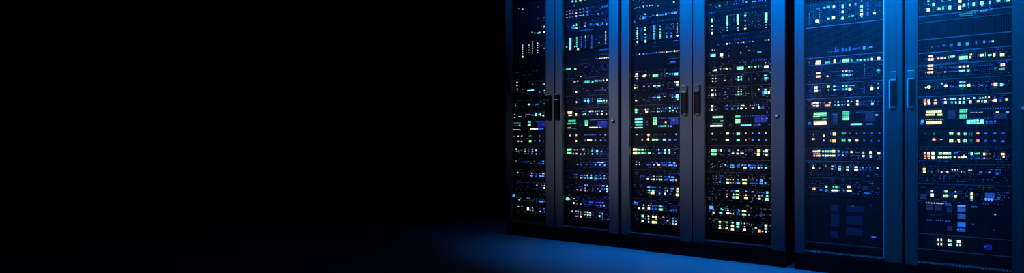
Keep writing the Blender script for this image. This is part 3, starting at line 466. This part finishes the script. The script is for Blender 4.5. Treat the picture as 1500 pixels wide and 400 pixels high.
DATA['A'] = '''
U|server_unit|topmost unit with one tiny white dot|q y=5:22
@740,0,8 203,105,w,18 157,98,K,16 120,120,k,10 385,82,d,30,18
U|server_unit|four white dots near its end|q
@740,0,8 315,378,w,14 345,388,w,16 H,385,388,402,382,2,C,22 456,375,W,28 457,312,w,18,22 455,208,D,20 455,238,v,18 387,215,n,26,40
U|blade_chassis|short upright columns of small white dots|B
@740,50,8 203,265,W,26 V,203,130,225,5,w,16 V,277,125,215,4,K,14 277,128,w,18 V,320,90,220,6,w,18 V,378,105,215,5,w,17 378,110,W,18 V,455,100,190,4,d,14 453,165,w,18 
U|network_switch|short aqua dash and four white dots upright|
@740,100,8 138,165,w,22 137,200,w,20 142,243,w,18 140,268,w,12 320,188,D,18 203,252,k,16 271,263,C,22,18 292,262,C,20,18 320,258,C,30,20 H,255,300,320,300,4,n,14 455,186,w,18 440,185,D,12 400,238,d,16 402,283,b,18 459,262,w,18 460,285,D,14 H,370,145,450,140,4,n,12
U|network_switch|single small white oblong in its middle|
@740,150,8 118,20,K,18 118,42,w,16 280,24,W,26,16 H,360,25,390,20,3,b,20 455,15,b,22
@740,100,8 415,395,b,14
U|network_switch|cluster of pale vertical dashes near its end|
@740,150,8 112,142,w,14 112,175,w,16 H,160,168,183,168,2,w,14 240,135,t,12 242,160,K,12 H,258,142,288,142,3,D,18 H,310,148,340,150,3,D,18 362,143,C,22,36 H,395,143,400,143,1,C,18 412,135,C,16,24 414,155,w,14 445,155,W,22 450,120,D,16
U|control_unit|small green shield light and blue panel|q
H,105,240,175,240,6,t,14 H,105,268,150,268,4,k,14 168,268,w,18 H,95,320,172,320,7,w,12 284,230,T,38,20 282,262,G,34,30 425,260,V,110,70 453,254,B,22 H,365,225,465,222,7,m,12 H,298,311,375,311,5,W,20 420,310,b,70,16
U|server_unit|double row of spaced dots with one green lamp|q
102,396,K,10 152,395,w,14 193,393,w,18 292,392,t,26,14 345,392,d,14 402,392,D,16 450,394,d,14
@740,200,8 152,55,w,22 192,58,w,22 292,53,G,28,26 346,48,b,20 400,50,B,22 445,55,m,22 250,22,r,10
U|network_switch|double row of faint dots, greenish|L
130,150,w,14,22 130,172,K,10 155,168,K,14 190,165,K,12 V,232,150,172,2,w,16 232,198,K,16 V,270,148,172,2,K,18 270,198,K,16 V,318,152,175,2,w,20 313,198,w,14 363,160,w,16,24 363,203,w,18 405,203,v,16 425,172,n,20
U|network_switch|blue end glow and faint row of dim blue|L
127,290,K,18,26 H,185,298,290,296,7,d,18 H,225,305,285,305,3,d,14 340,296,K,16 305,316,K,10 395,318,v,34,16 445,293,B,20 444,320,B,22 415,300,n,50,20
U|network_switch|violet blue pairs towards its end|L
@740,250,8 145,24,w,20 140,52,K,12 H,168,52,205,52,2,d,16 H,178,25,220,25,3,k,14 312,32,w,20 310,60,B,28,18 268,55,d,18 364,34,D,16 402,34,D,18 445,38,w,24,12 361,66,b,22 404,66,B,26 440,68,B,30,18
U|server_unit|row of faint evenly spaced blue dots|
H,152,134,330,138,6,d,20 388,146,d,18 428,150,d,16 460,148,v,12 369,170,w,16 427,172,D,14 461,173,w,16 457,204,W,26 410,200,n,40,20
U|server_unit|round blue lamp at its lower corner|
96,292,B,32,38 180,322,K,12 165,342,w,18 H,255,322,280,322,2,K,14 H,230,348,280,348,3,k,10 317,354,K,18 H,370,332,445,336,4,b,15 H,365,362,385,362,2,d,16 420,362,B,38,18 455,362,b,16
U|server_unit|lowest unit with one upright white bar|
@740,290,8 155,103,w,16 195,103,K,20,12 193,130,k,14 228,162,K,12 266,126,W,20,44 293,140,w,18 320,118,w,14 320,143,w,18 408,125,d,22,10 455,126,b,16 409,158,w,16 457,162,D,18 H,425,190,460,205,3,k,9
U|blanking_panel|bare dark panel filling the bottom|P q y=318:321
'''
#DATA_END

# shared light meshes ------------------------------------------------
_lm = {}
def light_mesh(shape, code):
    k = (shape, code)
    if k not in _lm:
        bm = bmesh.new()
        if shape == 'dot': cyl(bm, 0, 0, .5, -.5, .5, 12, .42)
        elif shape == 'cell':
            box(bm, -.5, .5, -.5, .5, -.5, .5)
        finish(bm, 0)
        me = bpy.data.meshes.new('indicator_light'); bm.to_mesh(me); bm.free(); me.materials.append(LM[code])
        _lm[k] = me
    return _lm[k]

SZ = .83
def parse(text):
    """-> list of units: dict(name, desc, flags, lights[(px,py,code,w,h)])"""
    units = []; tile = (0, 0, 1)
    for line in text.strip().splitlines():
        line = line.strip()
        if not line: continue
        if line[0] == 'U':
            p = line.split('|'); units.append(dict(name=p[1].strip(), desc=p[2].strip(), flags=p[3].strip() if len(p) > 3 else '', L=[])); continue
        for tok in line.split():
            if tok[0] == '@':
                tile = tuple(float(v) for v in tok[1:].split(',')); continue
            q = tok.split(',')
            def add(x, y, c, w, h=None):
                s = tile[2]
                units[-1]['L'].append((tile[0] + x / s, tile[1] + y / s, c, w / s, (h / s if h else None)))
            if q[0] == 'H':
                x0, y0, x1, y1 = map(float, q[1:5]); n = int(q[5]); cs = q[6]; w = float(q[7])
                for i in range(n):
                    f = i / max(n - 1, 1); add(x0 + (x1 - x0) * f, y0 + (y1 - y0) * f, cs[i % len(cs)], w)
            elif q[0] == 'V':
                x, y0, y1 = map(float, q[1:4]); n = int(q[4]); cs = q[5]; w = float(q[6])
                for i in range(n): add(x, y0 + (y1 - y0) * i / max(n - 1, 1), cs[i % len(cs)], w)
            else:
                add(float(q[0]), float(q[1]), q[2], float(q[3]), float(q[4]) if len(q) > 4 else None)
    return units

CATS = {'server_unit': 'server', 'network_switch': 'network switch', 'blade_chassis': 'blade server',
        'patch_panel': 'patch panel', 'storage_array': 'storage unit', 'ventilation_panel': 'ventilation panel',
        'blanking_panel': 'blanking panel', 'control_unit': 'control unit', 'fan_tray': 'fan tray'}
GRP = {'server_unit': 'rack servers in the cabinets', 'network_switch': 'network switches in the cabinets',
       'blade_chassis': 'blade servers with upright columns of lights', 'patch_panel': 'patch panels in the cabinets',
       'storage_array': 'storage units low in the cabinets', 'control_unit': 'units with bars and square displays in the cabinets',
       'ventilation_panel': None, 'fan_tray': 'fan trays in the cabinets', 'blanking_panel': None}

def screw_mesh():
    if 'screw' not in _lm:
        bm = bmesh.new(); cyl(bm, 0, 0, .0035, -.0025, .001, 8); finish(bm)
        me = bpy.data.meshes.new('mounting_screw'); bm.to_mesh(me); bm.free(); me.materials.append(M['dark_metal']); _lm['screw'] = me
    return _lm['screw']

def build_unit(key, u, z0, z1, lights):
    xa, xb, cab, side = BAYS[key]
    label = u['desc'] + ', %s cabinet, door %s lock' % (cab, side)
    nwords = len(label.split())
    if nwords > 16: print('LABEL TOO LONG', nwords, label)
    oz = z0; ox = (xa + xb) / 2
    t = thing(u['name'], label, CATS[u['name']], (ox, FACE, z0), GRP[u['name']])
    hw = (xb - xa) / 2; hh = z1 - z0
    rnd = random.Random(key + u['desc'])
    # chassis
    bm = bmesh.new(); box(bm, -hw + .022, hw - .022, .013, .62, .002, hh - .002)
    obj('chassis', bm, M['body'], t)
    # faceplate with ears, screws and a pattern of slots and sockets
    bm = bmesh.new(); box(bm, -hw, hw, 0, .0115, .0012, hh - .0012)
    fm = M['faceplate'] if key in 'EF' or 's' in u['flags'] else M['faceplate_shaded']
    f = obj('faceplate', bm, fm, t, .0012)
    for sx in (-1, 1):
        for z in ((hh * .5,) if hh < .05 else (.014, hh - .014)):
            o = bpy.data.objects.new('mounting_screw', screw_mesh()); C.objects.link(o); o.parent = f
            o.location = (sx * (hw - .009), 0, z)
    iw = hw - .026
    bm = bmesh.new()
    fl = u['flags']
    if 'G' in fl:      # fine grille
        n = int(2 * iw / .0085); m = max(3, int((hh - .012) / .0085))
        for i in range(n):
            for j in range(m):
                x = -iw + (i + .5) * 2 * iw / n; z = .006 + (j + .5) * (hh - .012) / m
                box(bm, x - .0028, x + .0028, -.0006, .0006, z - .0028, z + .0028)
        obj('grille', bm, M['socket'], f)
    elif 'R' in fl:    # long horizontal ribs
        m = max(3, int(hh / .011))
        for j in range(m):
            z = .005 + (j + .5) * (hh - .010) / m
            box(bm, -iw, iw, -.004, .0006, z - .0018, z + .0018)
        obj('louvres', bm, fm, f)
    elif 'B' in fl:    # upright blades
        n = 14; bm.free()
        for i in range(n):
            bm = bmesh.new()
            x0 = -iw + i * 2 * iw / n; x1 = x0 + 2 * iw / n - .002
            box(bm, x0, x1, -.004, .0006, .004, hh - .004)
            box(bm, x0 + .004, x1 - .004, -.008, -.0035, .008, .015)
            obj('blade_module', bm, fm, t, .0008)
    elif 'S' in fl:    # drive caddies in a grid
        n, m = 6, 4; bm.free()
        for i in range(n):
            for j in range(m):
                bm = bmesh.new()
                x0 = -iw + i * 2 * iw / n; x1 = x0 + 2 * iw / n - .003
                q0 = .006 + j * (hh - .012) / m; q1 = q0 + (hh - .012) / m - .003
                box(bm, x0, x1, -.003, .0006, q0, q1)
                box(bm, x0 + .01, x1 - .01, -.006, -.0025, q0 + .004, q0 + .008)
                obj('drive_caddy', bm, fm, t, .0008)
    elif hh > .022 and 'P' not in fl:              # two rows of sockets and narrow slots
        n = 24; bm.free()
        for z in ((hh * .34, hh * .66) if hh > .035 else (hh * .5,)):
            bm = bmesh.new()
            for i in range(n):
                x = -iw + (i + .5) * 2 * iw / n
                if rnd.random() < .82: box(bm, x - .005, x + .005, -.0008, .0006, z - .0045, z + .0045)
            obj('socket_row', bm, M['socket'], f)  # one row of dark port sockets
    else:
        bm.free()
    if 'L' in fl:
        bm = bmesh.new(); box(bm, -hw + .004, hw - .004, -.006, .001, hh - .0042, hh - .0016)
        o = obj('front_lip', bm, M['lip' if key in 'EF' else 'lip_shaded'], f); o['label'] = 'thin metal edge painted paler as if catching the light'
    # faint activity lights between the main ones: one strip with a pattern
    if 'q' not in fl:
        bm = bmesh.new(); mats = {'A': 'kn', 'B': 'dv', 'C': 'dm', 'D': 'dK', 'E': 'dm', 'F': 'dm'}[key]
        n = 46; cnt = 0
        for i in range(n):
            for r in range(max(1, min(8, int(hh / .013)))):
                if rnd.random() < {'A': .14, 'B': .10, 'C': .14, 'D': .24, 'E': .36, 'F': .36}[key] + ({'A': .1, 'B': .34, 'C': .24}.get(key, 0) * i / n):  # density rises toward one end, painting in the blue haze there
                    x = -iw + (i + .5) * 2 * iw / n; z = .007 + (r + .5) * (hh - .014) / max(1, min(8, int(hh / .013)))
                    s = rnd.choice((.0014, .002, .0028))
                    box(bm, x - s, x + s, -.0045, -.0005, z - .0016, z + .0016, rnd.choice((0, 1))); cnt += 1
        if cnt: 
            o = obj('activity_light_pattern', bm, [LM[mats[0]], LM[mats[1]]], t); o['label'] = 'rows of faint blue activity lights'
        else: bm.free()
    for (x, z, c, w, h, big) in lights:
        rect = h is not None
        me = light_mesh('cell' if rect else 'dot', c)
        o = bpy.data.objects.new('display_panel' if big else 'indicator_light', me); C.objects.link(o)
        o.parent = t
        o.location = (x - ox, -.0055, z - oz); o.scale = (w, .006, h if rect else w)
        if not (hh <= 0): pass
        o['label'] = WORD[c] + (' lit panel' if big else ' light')

def build_bay(key):
    units = parse(DATA[key])
    for u in units:
        P = []
        for (px, py, c, w, h) in u['L']:
            x, z = plane(px, py, FACE - .006)
            xl = plane(px - w / 2 * SZ, py, FACE - .006)[0]; xr = plane(px + w / 2 * SZ, py, FACE - .006)[0]
            hz = (h if h else w) * SZ
            zt = plane(px, py - hz / 2, FACE - .006)[1]; zb = plane(px, py + hz / 2, FACE - .006)[1]
            big = (w > 6 and (h or w) > 2.0)
            if h is None: ww = zt - zb; hh = None          # round lamp
            else: ww = xr - xl; hh = zt - zb
            P.append([x, z, c, ww, hh, big])
        u['P'] = P
        if P:
            u['zt'] = max(p[1] + (p[4] or p[3]) / 2 for p in P); u['zb'] = min(p[1] - (p[4] or p[3]) / 2 for p in P)
        else:
            u['zt'] = u['zb'] = None
    # explicit heights:  flags may hold  y=top:bottom  (photo rows at the middle of the bay)
    xm = {'A': 775, 'B': 857, 'C': 960, 'D': 1082, 'E': 1238, 'F': 1415}[key]
    for u in units:
        for w in u['flags'].split():
            if w.startswith('y='):
                a, b = w[2:].split(':')
                u['zt'] = plane(xm, float(a), FACE)[1]; u['zb'] = plane(xm, float(b), FACE)[1]
    tops = [units[0]['zt'] + .008]
    for a, b in zip(units, units[1:]):
        tops.append((a['zb'] + b['zt']) / 2)
    tops.append(max(units[-1]['zb'] - .012, .112))
    for i, u in enumerate(units):
        z1, z0 = tops[i], tops[i + 1]
        if z1 - z0 < .012: print('THIN UNIT', key, u['desc'], z1 - z0)
        xa, xb = BAYS[key][:2]
        for p in u['P']:
            hh = (p[4] or p[3])
            p[1] = min(max(p[1], z0 + hh / 2 + .001), z1 - hh / 2 - .001)
            p[0] = min(max(p[0], xa + p[3] / 2), xb - p[3] / 2)
        build_unit(key, u, z0, z1, u['P'])

for key in 'ABCDEF':
    if key in DATA: build_bay(key)

# ------------------------------------------------------------------ lights
def spot(name, loc, target, power, col, angle, blend=1., radius=.15):
    l = bpy.data.lights.new(name, 'SPOT'); l.energy = power; l.color = col
    l.spot_size = math.radians(angle); l.spot_blend = blend; l.shadow_soft_size = radius
    o = bpy.data.objects.new(name, l); C.objects.link(o); o.location = loc
    d = Vector(target) - Vector(loc); o.rotation_euler = d.to_track_quat('-Z', 'Y').to_euler()
    return o
BLUE = (.0, .22, 1.0); GREY = (.64, .72, 1.0)
xc = {k: (X(v[0][0]) + X(v[1][3])) / 2 for k, v in CABS.items()}
print('cab centres', xc, 'D', D, {k: X(v[1][3]) - X(v[0][0]) for k, v in CABS.items()})
#LIGHTS_START
def strip(name, xa, xb, y, z, power, col, spread, width=.08, tilt=0):
    l = bpy.data.lights.new(name, 'AREA'); l.shape = 'RECTANGLE'; l.size = xb - xa; l.size_y = width
    l.energy = power; l.color = col; l.spread = math.radians(spread)
    o = bpy.data.objects.new(name, l); C.objects.link(o); o.location = ((xa + xb) / 2, y, z)
    o.rotation_euler = (math.radians(tilt), 0, 0)
    return o
# blue ceiling luminaire running along the row, just in front of the doors
strip('blue_ceiling_strip', xc['far'] + .16, X(1516), -.15, 2.85, 13.5, BLUE, 38)
spot('blue_floor_fill', (X(728), .05, 2.85), (X(728), .0, 0), 14, BLUE, 36)  # added fill for the floor glow beside the far cabinet
# added blue spots without fixtures, washing the tops of the doors
for px, pw in ((868, 420), (960, 400), (1080, 390), (1185, 400), (1330, 390)):
    spot('blue_wash_fill', (X(px), -1.7, 2.35), (X(px), 0, 2.02), pw, BLUE, 57)
# blue front fill added to brighten the near cabinet
for px, z, pw in ((1265, 1.45, 190), (1420, 1.45, 170), (1285, .75, 95), (1440, .75, 40)):
    spot('blue_front_fill', (X(px), -2.4, z + .6), (X(px), 0, z), pw, BLUE, 36)
# cool grey fill added for the middle height of the first two cabinets
for px, pw in ((840, 92), (905, 78), (1010, 60), (1095, 44)):
    spot('cool_front_fill', (X(px), -2.4, 1.25), (X(px), 0, .82), pw, GREY, 32)
#LIGHTS_END

# ------------------------------------------------------------------ world, camera
w = bpy.data.worlds.new('World'); bpy.context.scene.world = w; w.use_nodes = True
w.node_tree.nodes['Background'].inputs[0].default_value = (0, 0, 0, 1)
w.node_tree.nodes['Background'].inputs[1].default_value = 0
cd = bpy.data.cameras.new('camera'); cam = bpy.data.objects.new('camera', cd); C.objects.link(cam)
cd.sensor_width = 36; cd.sensor_fit = 'HORIZONTAL'; cd.lens = F / 1500 * 36
cd.shift_y = (HZ - 200) / 1500
cam.location = (0, -D, H); cam.rotation_euler = (math.pi / 2, 0, math.atan2(F, CX - XV))
cd.clip_start = .05; cd.clip_end = 60
s = bpy.context.scene; s.camera = cam
s.view_settings.view_transform = 'Standard'; s.view_settings.look = 'None'
s.view_settings.exposure = 0; s.view_settings.gamma = 1; s.view_settings.use_curve_mapping = False
s.cycles.transparent_max_bounces = 16
s.cycles.max_bounces = 5
